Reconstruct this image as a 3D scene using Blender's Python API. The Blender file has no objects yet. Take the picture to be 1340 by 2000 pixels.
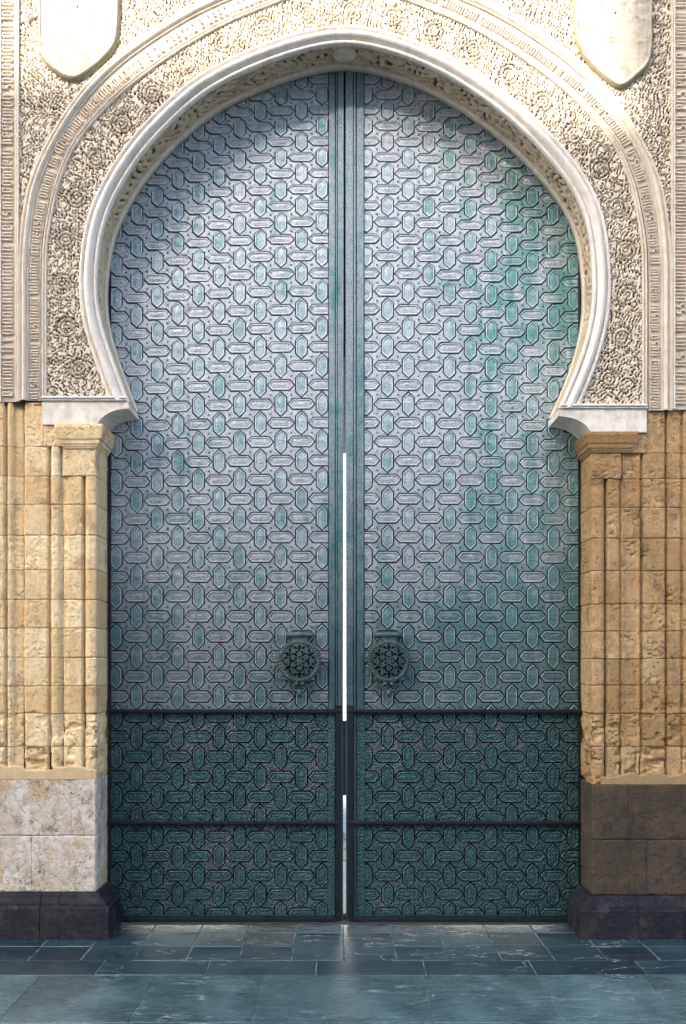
import bpy, bmesh, math, random
import numpy as np
from mathutils import Vector, Matrix
random.seed(7); RNG = np.random.RandomState(11)
C = bpy.context.scene.collection
S = bpy.context.scene
PI = math.pi

# ------------------------------------------------------------------ camera, light, exposure
cd = bpy.data.cameras.new('camera'); cam = bpy.data.objects.new('camera', cd); C.objects.link(cam)
cam.location = (0, -7.0, 1.8); cam.rotation_euler = (PI/2, 0, 0)
cd.sensor_fit = 'VERTICAL'; cd.sensor_height = 36; cd.sensor_width = 24.12; cd.lens = 36
cd.shift_y = 0.145; cd.clip_start = 0.05; cd.clip_end = 500
S.camera = cam
SUN_EL, SUN_AZ = math.radians(34), math.radians(30)       # sun stands behind and left of the camera
w = bpy.data.worlds.new('World'); S.world = w; w.use_nodes = True
nt = w.node_tree; nt.nodes.clear()
sky = nt.nodes.new('ShaderNodeTexSky'); sky.sky_type = 'NISHITA'; sky.sun_disc = False
sky.sun_elevation = SUN_EL; sky.sun_rotation = PI + SUN_AZ
sky.air_density = 1.0; sky.dust_density = 4.0; sky.ozone_density = 0.8
bg = nt.nodes.new('ShaderNodeBackground'); bg.inputs[1].default_value = 0.14
wo = nt.nodes.new('ShaderNodeOutputWorld')
nt.links.new(sky.outputs[0], bg.inputs[0]); nt.links.new(bg.outputs[0], wo.inputs[0])
sd = bpy.data.lights.new('sun', 'SUN'); sd.energy = 2.0; sd.angle = math.radians(0.5); sd.color = (1, .95, .87)
sun = bpy.data.objects.new('sun', sd); C.objects.link(sun)
sdir = Vector((math.sin(SUN_AZ)*math.cos(SUN_EL), math.cos(SUN_AZ)*math.cos(SUN_EL), -math.sin(SUN_EL)))
sun.rotation_euler = sdir.to_track_quat('-Z', 'Y').to_euler(); sun.location = (-8, -18, 12)
S.render.engine = 'CYCLES'
S.view_settings.view_transform = 'Standard'; S.view_settings.look = 'None'
S.view_settings.gamma = 1; S.view_settings.use_curve_mapping = False
S.view_settings.exposure = 2.35
S.render.resolution_x = 686; S.render.resolution_y = 1024

# ------------------------------------------------------------------ helpers
YF = -0.33; DF = 7 + YF
def P(px, py, Y=0.0):
    d = 7.0 + Y
    return ((px-670)*d/2000, 1.8-(py-1290)*d/2000)
def link_mesh(name, me, mat=None, parent=None, smooth=False):
    o = bpy.data.objects.new(name, me); C.objects.link(o)
    if mat is not None and len(me.materials) == 0: me.materials.append(mat)
    if smooth: me.polygons.foreach_set('use_smooth', [True]*len(me.polygons))
    if parent: o.parent = parent
    return o
class MB:
    def __init__(s): s.v = []; s.f = []
    def add(s, vs, fs):
        b = len(s.v); s.v += [tuple(q) for q in vs]; s.f += [tuple(b+i for i in f) for f in fs]
    def box(s, x0, x1, y0, y1, z0, z1, bev=0.0):
        if bev <= 0:
            vs = [(x0,y0,z0),(x1,y0,z0),(x1,y1,z0),(x0,y1,z0),(x0,y0,z1),(x1,y0,z1),(x1,y1,z1),(x0,y1,z1)]
            s.add(vs, [(0,3,2,1),(4,5,6,7),(0,1,5,4),(1,2,6,5),(2,3,7,6),(3,0,4,7)])
        else:
            s.loft([(z0, x0+bev, x1-bev, y0+bev, y1-bev), (z0+bev, x0, x1, y0, y1), (z1-bev, x0, x1, y0, y1), (z1, x0+bev, x1-bev, y0+bev, y1-bev)])
    def loft(s, rects):
        vs = []; fs = []
        for z, x0, x1, y0, y1 in rects: vs += [(x0,y0,z),(x1,y0,z),(x1,y1,z),(x0,y1,z)]
        for k in range(len(rects)-1):
            a = 4*k
            for i in range(4):
                j = (i+1) % 4; fs.append((a+i, a+j, a+4+j, a+4+i))
        n = 4*(len(rects)-1)
        fs += [(3,2,1,0), (n,n+1,n+2,n+3)]
        s.add(vs, fs)
    def tube(s, pts, r, n=8, closed=False, caps=True):
        pts = [Vector(p) for p in pts]; m = len(pts); vs = []; fs = []
        for i, p in enumerate(pts):
            a = pts[i-1] if (i > 0 or closed) else p; b = pts[(i+1) % m] if (i < m-1 or closed) else p
            t = (b-a).normalized(); up = Vector((0,1,0)) if abs(t.y) < .9 else Vector((1,0,0))
            u = t.cross(up).normalized(); v = u.cross(t)
            rr = r[i] if hasattr(r, '__len__') else r
            for k in range(n):
                q = 2*PI*k/n; vs.append(p+u*math.cos(q)*rr+v*math.sin(q)*rr)
        for i in range(m if closed else m-1):
            j = (i+1) % m
            for k in range(n):
                l = (k+1) % n; fs.append((i*n+k, i*n+l, j*n+l, j*n+k))
        if caps and not closed: fs.append(tuple(range(n))[::-1]); fs.append(tuple((m-1)*n+k for k in range(n)))
        s.add(vs, fs)
    def dome(s, x, y, z, r, n=6):     # a stud that points to -Y
        vs = [(x+r*math.cos(2*PI*k/n), y, z+r*math.sin(2*PI*k/n)) for k in range(n)]
        vs += [(x+.7*r*math.cos(2*PI*k/n), y-.65*r, z+.7*r*math.sin(2*PI*k/n)) for k in range(n)]
        vs.append((x, y-.95*r, z)); fs = []
        for k in range(n):
            l = (k+1) % n; fs += [(k,l,n+l,n+k), (n+k,n+l,2*n)]
        s.add(vs, fs)
    def build(s, name, mat, parent=None, smooth=False, clean=True):
        me = bpy.data.meshes.new(name); me.from_pydata(s.v, [], s.f)
        if clean:
            bm = bmesh.new(); bm.from_mesh(me); bmesh.ops.recalc_face_normals(bm, faces=bm.faces); bm.to_mesh(me); bm.free()
        return link_mesh(name, me, mat, parent, smooth)
def thing(name, label, cat, loc, group=None):
    o = bpy.data.objects.new(name, None); C.objects.link(o); o.empty_display_size = .2
    o['label'] = label; o['category'] = cat
    if group: o['group'] = group
    return o            # parents stay at the origin so that children keep world coordinates
def cut(o, planes):     # each plane: (co, no) keeps the side the normal points away from
    bm = bmesh.new(); bm.from_mesh(o.data)
    for co, no in planes:
        bmesh.ops.bisect_plane(bm, geom=bm.verts[:]+bm.edges[:]+bm.faces[:], plane_co=co, plane_no=no, clear_outer=True, dist=1e-6)
    bm.to_mesh(o.data); bm.free()
def hashn(ix, iy, seed):
    n = (ix.astype(np.int64)*374761393 + iy.astype(np.int64)*668265263 + seed*1442695041) & 0xffffffff
    n = ((n ^ (n >> 13))*1274126177) & 0xffffffff
    return ((n ^ (n >> 16)) & 0xffff)/65535.0
def vnoise(x, y, seed=0):
    x = np.asarray(x, float); y = np.asarray(y, float)
    ix = np.floor(x); iy = np.floor(y); fx = x-ix; fy = y-iy
    fx = fx*fx*(3-2*fx); fy = fy*fy*(3-2*fy)
    a = hashn(ix,iy,seed); b = hashn(ix+1,iy,seed); c = hashn(ix,iy+1,seed); d = hashn(ix+1,iy+1,seed)
    return (a*(1-fx)+b*fx)*(1-fy)+(c*(1-fx)+d*fx)*fy
def fbm(x, y, seed=0, o=4):
    r = 0; a = .5
    for k in range(o): r = r+a*vnoise(x*2**k, y*2**k, seed+k); a *= .5
    return r
def sstep(a, b, x): t = np.clip((x-a)/(b-a), 0, 1); return t*t*(3-2*t)
WAVES = [(math.cos(a), math.sin(a), p) for a, p in zip(RNG.rand(16)*2*PI, RNG.rand(16)*2*PI)]
def worms(x, z, lam):  # random plane waves of one length: a labyrinth of curls
    r = 0; wx = 1.1*lam*(fbm(x/(5*lam), z/(5*lam), 3)-.5); wz = 1.1*lam*(fbm(x/(5*lam), z/(5*lam), 9)-.5)
    for k, (a, b, p) in enumerate(WAVES): r = r+np.cos(2*PI/lam*((x+3*wx)*a+(z+3*wz)*b)+p)
    return r/2.9
def spline(pts, step):
    out = []
    p = [np.array(q, float) for q in pts]; p = [2*p[0]-p[1]]+p+[2*p[-1]-p[-2]]
    for i in range(1, len(p)-2):
        for t in np.linspace(0, 1, 24, endpoint=False):
            a, b, c, d = p[i-1], p[i], p[i+1], p[i+2]
            out.append(.5*((2*b)+(c-a)*t+(2*a-5*b+4*c-d)*t*t+(3*b-3*c+d-a)*t**3))
    out.append(p[-2]); out = np.array(out)
    for _ in range(12):  # smooth the reading errors of the measured points
        out[1:-1] = .25*out[:-2]+.5*out[1:-1]+.25*out[2:]
    return resample(out, step)
def resample(c, step):
    s = np.concatenate([[0], np.cumsum(np.hypot(*(c[1:]-c[:-1]).T))])
    n = max(2, int(s[-1]/step)+1); q = np.linspace(0, s[-1], n)
    return np.stack([np.interp(q, s, c[:,0]), np.interp(q, s, c[:,1])], 1)
def normals(c):
    t = np.gradient(c, axis=0); t /= np.hypot(t[:,0], t[:,1])[:,None]
    return np.stack([-t[:,1], t[:,0]], 1)      # curves run left foot > top > right foot: this points outward
def grid_mesh(name, V, mat, parent, smooth=True):
    """V: (n, m, 3) array of points"""
    n, m, _ = V.shape; me = bpy.data.meshes.new(name)
    idx = np.arange(n*m).reshape(n, m)
    q = np.stack([idx[:-1,:-1], idx[1:,:-1], idx[1:,1:], idx[:-1,1:]], -1).reshape(-1, 4)
    mk_mesh(me, V.reshape(-1,3), q)
    return link_mesh(name, me, mat, parent, smooth)
def mk_mesh(me, V, q):
    me.vertices.add(len(V)); me.vertices.foreach_set('co', np.ascontiguousarray(V, dtype=np.float32).ravel())
    me.loops.add(q.size); me.loops.foreach_set('vertex_index', q.ravel().astype(np.int32))
    me.polygons.add(len(q)); me.polygons.foreach_set('loop_start', np.arange(0, q.size, 4, dtype=np.int32))
    me.update(calc_edges=True); me.validate()
def sweep(name, curve, prof, mat, parent, zmin=None, smooth=True):
    nrm = normals(curve); V = np.zeros((len(curve), len(prof), 3))
    for j, (o, y) in enumerate(prof):
        V[:,j,0] = curve[:,0]+nrm[:,0]*o; V[:,j,2] = curve[:,1]+nrm[:,1]*o; V[:,j,1] = y
    ob = grid_mesh(name, V, mat, parent, smooth)
    if zmin is not None:
        cut(ob, [((0,0,zmin[0]), (-0.0, 0, -1))] if zmin[0] == zmin[1] else [])
        if zmin[0] != zmin[1]: cut_two(ob, zmin)
    return ob
def cut_two(ob, zm):  # left foot ends at zm[0], right foot at zm[1]: a plane through both
    a = Vector((-1.6, 0, zm[0])); b = Vector((1.6, 0, zm[1])); d = (b-a).normalized()
    cut(ob, [(a, Vector((d.z, 0, -d.x)))])
def inpoly(x, z, poly):
    r = np.zeros(x.shape, bool); n = len(poly)
    for i in range(n):
        x0, z0 = poly[i]; x1, z1 = poly[(i+1) % n]
        if z0 == z1: continue
        c = ((z0 > z) != (z1 > z)); r ^= c & (x < (x1-x0)*(z-z0)/(z1-z0)+x0)
    return r

# ------------------------------------------------------------------ materials
class NT:
    def __init__(s, name):
        s.m = bpy.data.materials.new(name); s.m.use_nodes = True; s.t = s.m.node_tree
        s.b = s.t.nodes['Principled BSDF']
        s.co = s.t.nodes.new('ShaderNodeTexCoord'); s.geo = s.t.nodes.new('ShaderNodeNewGeometry')
    def n(s, t, **k):
        o = s.t.nodes.new(t)
        for a, b in k.items(): setattr(o, a, b)
        return o
    def l(s, a, b): s.t.links.new(a, b)
    def noise(s, scale, detail=4, rough=.55, vec=None, stretch=None):
        o = s.n('ShaderNodeTexNoise'); o.inputs['Scale'].default_value = scale
        o.inputs['Detail'].default_value = detail; o.inputs['Roughness'].default_value = rough
        v = vec or s.geo.outputs['Position']
        if stretch:
            mp = s.n('ShaderNodeMapping'); mp.inputs['Scale'].default_value = stretch; s.l(v, mp.inputs[0]); v = mp.outputs[0]
        s.l(v, o.inputs['Vector']); return o.outputs['Fac']
    def voro(s, scale, feature='F1', vec=None, stretch=None):
        o = s.n('ShaderNodeTexVoronoi'); o.feature = feature; o.inputs['Scale'].default_value = scale
        v = vec or s.geo.outputs['Position']
        if stretch:
            mp = s.n('ShaderNodeMapping'); mp.inputs['Scale'].default_value = stretch; s.l(v, mp.inputs[0]); v = mp.outputs[0]
        s.l(v, o.inputs['Vector']); return o.outputs['Distance']
    def ramp(s, fac, stops):
        o = s.n('ShaderNodeValToRGB'); e = o.color_ramp.elements
        while len(e) < len(stops): e.new(.5)
        for k, (p, c) in enumerate(stops):
            e[k].position = p; e[k].color = (c, c, c, 1) if isinstance(c, (int, float)) else (*c, 1)
        s.l(fac, o.inputs[0]); return o.outputs[0]
    def mix(s, fac, a, b, mode='MIX'):
        o = s.n('ShaderNodeMix', data_type='RGBA', blend_type=mode)
        for k, v in ((0, fac), (6, a), (7, b)):
            if isinstance(v, (int, float)): o.inputs[k].default_value = v
            elif isinstance(v, tuple): o.inputs[k].default_value = (*v, 1)
            else: s.l(v, o.inputs[k])
        return o.outputs[2]
    def math(s, op, a, b=0.0, clamp=False):
        o = s.n('ShaderNodeMath', operation=op, use_clamp=clamp)
        for k, v in ((0, a), (1, b)):
            if isinstance(v, (int, float)): o.inputs[k].default_value = v
            else: s.l(v, o.inputs[k])
        return o.outputs[0]
    def sep(s, v=None):
        o = s.n('ShaderNodeSeparateXYZ'); s.l(v or s.geo.outputs['Position'], o.inputs[0]); return o.outputs
    def bump(s, h, dist=.005, strength=1.0):
        o = s.n('ShaderNodeBump'); o.inputs['Distance'].default_value = dist; o.inputs['Strength'].default_value = strength
        s.l(h, o.inputs['Height']); s.l(o.outputs[0], s.b.inputs['Normal']); return o
    def out(s, col, rough=.8, metal=0.0, spec=None):
        for key, v in (('Base Color', col), ('Roughness', rough), ('Metallic', metal)):
            i = s.b.inputs[key]
            if isinstance(v, (int, float)): i.default_value = v
            elif isinstance(v, tuple): i.default_value = (*v, 1)
            else: s.l(v, i)
        if spec is not None: s.b.inputs['Specular IOR Level'].default_value = spec
        return s.m
def rnd(q):
    return q.n('ShaderNodeObjectInfo').outputs['Random']

def plaster_mat(name, base, stain, amt=.5, fine=90, dist=.003):
    q = NT(name); big = q.noise(2.2, 5, .6); mid = q.noise(14, 6, .65); strk = q.noise(7, 5, .6, stretch=(3.5, 1, .5))
    c = q.mix(q.ramp(mid, [(.42, 0.0), (.72, amt)]), base, stain)
    c = q.mix(q.ramp(strk, [(.5, 0.0), (.75, .45)]), c, tuple(v*.72 for v in stain))
    c = q.mix(q.ramp(big, [(.35, .0), (.7, .35)]), c, tuple(min(1, v*1.12) for v in base))
    f = q.noise(fine, 4, .6); h = q.math('ADD', q.math('MULTIPLY', f, .6), mid)
    q.bump(h, dist); return q.out(c, q.ramp(mid, [(.3, .62), (.7, .9)]))
M = {}
M['plaster'] = plaster_mat('cream_stucco', (.72, .64, .53), (.50, .385, .26), .6)
M['white'] = plaster_mat('whitewashed_stucco', (.76, .72, .66), (.54, .44, .32), .6, 60)
M['impost'] = plaster_mat('whitewashed_impost', (.78, .735, .655), (.46, .36, .23), .75, 50, .004)
M['hole_shade_brown'] = plaster_mat('painted_hole_shade', (.055, .033, .018), (.03, .018, .009), .6)  # dark brown stands in for the shade inside the carved holes
M['letter_ground'] = plaster_mat('tan_stucco_ground', (.62, .53, .42), (.44, .33, .23), .5)  # stucco slightly darker than the raised letters
M['shield'] = plaster_mat('weathered_shield_stone', (.50, .44, .355), (.33, .25, .155), .8, 40, .008)
M['moss'] = plaster_mat('moss_stained_edge', (.30, .25, .13), (.16, .13, .06), .6)
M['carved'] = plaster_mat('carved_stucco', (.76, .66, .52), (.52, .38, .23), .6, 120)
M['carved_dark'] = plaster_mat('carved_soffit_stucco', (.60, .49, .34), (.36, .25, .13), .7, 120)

def stone_mat(name, base, light, dark, pit=.6, ash=None):
    q = NT(name); r = rnd(q)
    big = q.noise(3.0, 6, .62); mid = q.noise(24, 7, .68); fine = q.noise(150, 4, .7)
    c = q.mix(q.ramp(big, [(.35, 0.0), (.68, 1.0)]), base, light)
    c = q.mix(q.ramp(mid, [(.40, 0.75), (.56, 0.0)]), c, tuple(v*.78 for v in base))
    c = q.mix(q.math('MULTIPLY', q.math('POWER', r, 2.0), .75), c, (base[0]*.70, base[1]*.64, base[2]*.55))
    pits = q.voro(42, stretch=(1, 1, 1.5)); pm = q.noise(9, 3, .6)
    pf = q.math('MULTIPLY', q.ramp(pits, [(.12, 1.0), (.26, 0.0)]), q.ramp(pm, [(.46, 0.0), (.6, 1.0)]))
    c = q.mix(q.math('MULTIPLY', pf, pit), c, dark)
    # old grime and damp stains with an outline of their own
    st = q.noise(5.5, 7, .7, stretch=(1, 1, .7))
    c = q.mix(q.ramp(st, [(.55, 0.0), (.64, .5)]), c, dark)
    c = q.mix(q.ramp(q.noise(150, 4, .75), [(.56, 0.0), (.66, pit*.8)]), c, dark)
    if ash:      # ochre and brown blotches, splashed mud above the plinth
        c = q.mix(q.ramp(q.noise(3.2, 7, .75), [(.50, 0.0), (.60, .85)]), c, ash[0])
        c = q.mix(q.ramp(q.noise(5, 8, .8, stretch=(1, 1, .8)), [(.53, 0.0), (.62, .8)]), c, ash[1])
    h = q.math('ADD', q.math('MULTIPLY', mid, 1.0), q.math('MULTIPLY', fine, .35))
    h = q.math('SUBTRACT', h, q.math('MULTIPLY', pf, 1.4))
    q.bump(h, .009); return q.out(c, .88)
M['stone_l'] = stone_mat('pale_yellow_limestone', (.88, .64, .34), (.93, .76, .49), (.28, .15, .06), .7)
M['stone_r'] = stone_mat('ochre_limestone', (.45, .275, .115), (.60, .42, .225), (.07, .04, .018), 1.0)
M['patch'] = plaster_mat('smooth_mortar_patch', (.60, .44, .25), (.46, .31, .16), .6)
M['patch_r'] = plaster_mat('ochre_mortar_patch', (.33, .22, .10), (.24, .15, .07), .6)
M['base_l'] = stone_mat('grey_cream_ashlar', (.62, .53, .41), (.80, .77, .72), (.13, .08, .045), .9, ((.50, .33, .16), (.20, .13, .075)))
M['base_r'] = stone_mat('grey_brown_ashlar', (.065, .049, .033), (.15, .115, .08), (.014, .010, .007), .85, ((.095, .062, .028), (.026, .020, .015)))
def plinth_mat(name, a, b):
    q = NT(name); big = q.noise(6, 6, .65); f = q.noise(70, 6, .7); sp = q.noise(260, 2, .6)
    c = q.mix(q.ramp(big, [(.35, 0.0), (.65, 1.0)]), a, b)
    c = q.mix(q.ramp(f, [(.60, 0.0), (.72, .25)]), c, (.12, .12, .15)); c = q.mix(q.ramp(sp, [(.66, 0.0), (.74, .45)]), c, (.26, .27, .32))
    vein = q.ramp(q.math('ABSOLUTE', q.math('SUBTRACT', q.noise(3, 2, .5, stretch=(1, 1, .5)), .5)), [(0.0, .25), (.006, 0.0)])
    c = q.mix(q.ramp(q.noise(9, 7, .75), [(.52, 0.0), (.60, .7)]), c, (.050, .043, .040)); c = q.mix(q.ramp(q.noise(13, 8, .8), [(.60, 0.0), (.66, .5)]), c, (.13, .13, .14)); q.bump(q.math('ADD', q.math('MULTIPLY', q.noise(22, 6, .7), 1.5), q.math('MULTIPLY', sp, .4)), .012)
    return q.out(c, q.ramp(big, [(.3, .45), (.7, .75)]), spec=.28)
M['plinth'] = plinth_mat('dark_wet_plinth_stone', (.006, .008, .014), (.022, .019, .024))

def bronze(name, grey, teal, dark, rough=.42, metal=.75, tealbias=0.0, scales=False, inscr=False):
    q = NT(name); r = rnd(q); x = q.sep()
    big = q.noise(1.3, 5, .6); mid = q.noise(9, 6, .65); f = q.noise(110, 5, .7)
    # verdigris patches: more towards the hinge side of the right leaf, between two and five metres up
    gx = q.ramp(q.math('MULTIPLY_ADD', x[0], .3), [(0.0, 0.0), (1.0, 1.0)])
    sid = q.ramp(q.math('ABSOLUTE', x[0]), [(.3, 0.0), (1.0, 1.0)])
    rgt = q.ramp(q.math('MULTIPLY', x[0], .62), [(.30, 0.0), (.90, 1.0)])
    g = q.math('ADD', q.math('MULTIPLY', rgt, .27), q.math('MULTIPLY', q.math('SUBTRACT', big, .5), 1.1))
    drip = q.noise(11, 4, .6, stretch=(1.6, 1, .16))
    g = q.math('ADD', g, q.math('MULTIPLY', q.math('SUBTRACT', drip, .5), .8))
    g = q.math('ADD', g, q.math('MULTIPLY', q.math('SUBTRACT', mid, .5), .7))
    g = q.math('ADD', g, q.math('MULTIPLY', q.math('SUBTRACT', r, .5), .10))
    g = q.math('ADD', g, .33+tealbias)
    g = q.math('ADD', g, q.math('MAXIMUM', q.math('MULTIPLY', q.math('SUBTRACT', 3.3, x[2]), .12), 0.0))
    c = q.mix(q.ramp(g, [(.30, 0.08), (.62, 1.0)]), grey, teal)
    c = q.mix(q.ramp(f, [(.36, .60), (.52, 0.0)]), c, dark)
    c = q.mix(q.ramp(q.noise(230, 2, .6), [(.36, .4), (.46, 0.0)]), c, dark)
    c = q.mix(q.ramp(q.noise(30, 5, .7), [(.55, 0.0), (.72, .35)]), c, tuple(min(1, v*1.5) for v in grey))
    # darker towards the ground: the dimmer reflection down there put into the colour
    lowz = q.math('MULTIPLY_ADD', x[2], -.60); lowz.node.inputs[2].default_value = 2.05
    gr = q.math('MULTIPLY', q.math('ADD', lowz, q.math('MULTIPLY', q.math('SUBTRACT', mid, .5), .8), True), .66)
    c = q.mix(gr, c, tuple(v*.55 for v in dark))
    h = q.math('ADD', f, q.math('MULTIPLY', mid, .6))
    if scales:
        vv = q.voro(95, stretch=(1, 1, .75)); h = q.math('SUBTRACT', h, q.math('MULTIPLY', vv, 1.6))
    if inscr:
        o = q.sep(q.co.outputs['Object'])
        band = q.ramp(q.math('ABSOLUTE', o[2]), [(.0, 1.0), (.016, 1.0), (.019, 0.0)])
        band2 = q.ramp(q.math('ABSOLUTE', o[0]), [(.0, 1.0), (.044, 1.0), (.048, 0.0)])
        ins = q.ramp(q.noise(75, 1, .4, vec=q.co.outputs['Object'], stretch=(1.7, 1, 1)), [(.46, 0.0), (.52, 1.0)])
        h = q.math('ADD', h, q.math('MULTIPLY', q.math('MULTIPLY', band, band2), q.math('MULTIPLY', ins, 1.1)))
    q.bump(h, .004 if scales else .0024)
    return q.out(c, q.ramp(q.math('ADD', mid, q.math('MULTIPLY', f, .3)), [(.4, rough-.06), (.85, rough+.16)]), metal)
M['plaque'] = bronze('patinated_bronze_plaque', (.62, .65, .70), (.15, .38, .37), (.09, .12, .135), .42, .55, -.15, inscr=True)
M['plaque_v'] = bronze('patinated_bronze_upright_plaque', (.56, .65, .70), (.17, .40, .39), (.09, .14, .15), .43, .55, .0, inscr=True)
M['field'] = bronze('patinated_bronze_field', (.60, .645, .69), (.15, .37, .36), (.08, .11, .125), .43, .55, -.13)
M['plaque_low'] = bronze('green_scaled_plaque', (.24, .33, .35), (.07, .22, .22), (.02, .045, .05), .42, .5, .06, scales=True)
M['field_low'] = bronze('green_scaled_field', (.34, .35, .40), (.08, .21, .22), (.025, .045, .05), .42, .5, -.05, scales=True)
M['rim'] = bronze('worn_highlit_rim', (.88, .90, .94), (.45, .68, .66), (.55, .58, .62), .34, .6, -.16)  # worn rims, their bright edge highlight put into the colour
M['rim_low'] = bronze('worn_highlit_lower_rim', (.60, .62, .66), (.2, .4, .4), (.05, .08, .09), .40, .5, -.05, scales=True)  # lower rims, edge highlight painted into the colour as well
M['groove'] = bronze('dark_bronze_backing', (.018, .026, .030), (.02, .10, .095), (.01, .01, .012), .6, .4)
M['stile'] = bronze('blue_green_bronze_strip', (.33, .40, .43), (.11, .27, .29), (.05, .08, .10), .42, .6, .0)
M['iron'] = bronze('dark_blue_painted_iron', (.012, .022, .032), (.008, .022, .03), (.005, .008, .012), .4, .2, 0)
M['knocker'] = bronze('green_bronze_knocker', (.20, .27, .27), (.08, .19, .18), (.025, .04, .04), .42, .5, -.1)

def slab_mat(name, a, b, rough, wet):
    q = NT(name); r = rnd(q)
    big = q.noise(2.4, 6, .65, stretch=(1, 1.6, 1)); mid = q.noise(16, 6, .65, stretch=(.5, 2.2, 1)); f = q.noise(120, 4, .7)
    c = q.mix(q.ramp(big, [(.35, 0.0), (.66, 1.0)]), a, b)
    c = q.mix(q.math('MULTIPLY', r, .75), c, tuple(v*.42 for v in a))
    c = q.mix(q.ramp(mid, [(.5, 0.0), (.75, .4)]), c, tuple(min(1, v*1.5) for v in b))
    c = q.mix(q.ramp(q.noise(1.5, 5, .55, stretch=(1.3, .8, 1)), [(.48, 0.0), (.60, .30 if not wet else .12)]), c, tuple(min(1, v*1.5) for v in b))
    c = q.mix(q.ramp(q.noise(60, 5, .7, stretch=(.35, 1, 1)), [(.60, 0.0), (.68, .6)]), c, tuple(v*.3 for v in a))
    wv = q.n('ShaderNodeTexNoise'); wv.inputs['Scale'].default_value = 1.7; wv.inputs['Detail'].default_value = 7; wv.inputs['Roughness'].default_value = .55
    mp = q.n('ShaderNodeMapping'); mp.inputs['Rotation'].default_value = (0, 0, .7); mp.inputs['Scale'].default_value = (.5, 1.6, 1)
    q.l(q.geo.outputs['Position'], mp.inputs[0]); q.l(mp.outputs[0], wv.inputs['Vector'])
    v1 = q.ramp(q.math('ABSOLUTE', q.math('SUBTRACT', wv.outputs['Fac'], .52)), [(0.0, .9), (.0032, 0.0)])
    v1 = q.math('MULTIPLY', v1, q.ramp(q.noise(1.6, 2), [(.42, 0.0), (.56, .8)]))
    c = q.mix(v1, c, (.55, .60, .60))
    c = q.mix(q.ramp(q.noise(330, 2, .6), [(.66, 0.0), (.74, .35)]), c, (.03, .04, .045))
    red = q.ramp(q.noise(2.1, 3, .5, stretch=(1.6, .7, 1)), [(.70, 0.0), (.74, .5)])
    c = q.mix(red, c, (.20, .13, .15))
    q.bump(q.math('ADD', q.math('MULTIPLY', mid, .7), q.math('MULTIPLY', f, .35)), .004 if wet else .0025)
    return q.out(c, q.ramp(mid, [(.3, rough-.08), (.7, rough+.14)]), spec=.7 if wet else .55)
M['slab_front'] = slab_mat('honed_grey_green_slab', (.055, .105, .112), (.115, .19, .19), .25, False)
M['slab_back'] = slab_mat('wet_dark_green_slab', (.012, .040, .052), (.045, .085, .092), .15, True)
M['slab_dark'] = slab_mat('rough_dark_slab', (.012, .022, .03), (.02, .035, .04), .3, True)
M['joint'] = NT('pale_joint_mortar'); 
_q = M['joint']; M['joint'] = _q.out(_q.mix(_q.ramp(_q.noise(9, 5), [(.4, 0.0), (.65, 1.0)]), (.03, .06, .07), (.24, .29, .29)), .6)
def flat_mat(name, col, rough=.85):
    q = NT(name); c = q.mix(q.ramp(q.noise(5, 5), [(.3, 0.0), (.7, .6)]), col, tuple(v*.8 for v in col)); q.bump(q.noise(60, 4), .003); return q.out(c, rough)
M['ground'] = flat_mat('street_stone', (.08, .085, .09))
M['court'] = flat_mat('pale_courtyard_limestone', (.72, .72, .70), .5)
M['court_wall'] = flat_mat('whitewashed_wall', (.82, .82, .80))
M['dark_stone'] = flat_mat('shaded_passage_masonry', (.16, .13, .10))
M['building'] = flat_mat('pale_render', (.30, .28, .25))
M['wood'] = flat_mat('dark_oiled_wood', (.03, .022, .016), .6)
M['glass'] = flat_mat('dark_window_glass', (.03, .04, .05), .1)

# ------------------------------------------------------------------ ground and paving
m = MB(); m.box(-60, 60, -60, 60, -.5, -.03); g = m.build('ground', M['ground']); g['kind'] = 'structure'
m = MB(); m.box(-3.6, 3.6, -1.96, -.0, -.029, -.0035); m.build('joint_bed', M['joint'], g)
def slab(x0, x1, y0, y1, mat, dz=0.0, j=.004):
    m = MB(); h = .002*random.random()+dz
    a = [random.uniform(-.0012, .0012) for _ in range(4)]
    x0 += j; x1 -= j; y0 += j*.7; y1 -= j*.7; b = .003
    vs = [(x0,y0,-.03),(x1,y0,-.03),(x1,y1,-.03),(x0,y1,-.03),
          (x0,y0,h-b),(x1,y0,h-b),(x1,y1,h-b),(x0,y1,h-b),
          (x0+b,y0+b,h+a[0]),(x1-b,y0+b,h+a[1]),(x1-b,y1-b,h+a[2]),(x0+b,y1-b,h+a[3])]
    m.add(vs, [(0,1,5,4),(1,2,6,5),(2,3,7,6),(3,0,4,7),(4,5,9,8),(5,6,10,9),(6,7,11,10),(7,4,8,11),(8,9,10,11)])
    return m.build('paving_slab', mat, g)
rows = [(-.235, -.03), (-.555, -.235), (-.86, -.555), (-1.146, -.86)]
for i, (y0, y1) in enumerate(rows):
    off = [0, 0, .006, .16][i]
    for k in range(-11, 11):
        x0 = k*.3175+off; x1 = x0+.3175
        if i in (0,) and (x1 < -1.45 or x0 > 1.45): continue
        dark = (i == 2 and k in (-6, 5))
        if i == 3 and k % 2 == 0: continue
        if i == 3: x1 += .3175
        slab(x0, x1, y0, y1, M['slab_dark'] if dark else M['slab_back'], -.003 if dark else 0)
fx = [-3.1, -2.42, -1.724, -1.068, -.455, .452, 1.10, 1.71, 2.36, 3.05]
for a, b in zip(fx[:-1], fx[1:]): slab(a, b, -1.912, -1.146, M['slab_front'], 0, .0022)
fx2 = [-3.3, -2.6, -1.9, -1.25, -.62, 0.1, .78, 1.4, 2.05, 2.7, 3.4]
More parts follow.
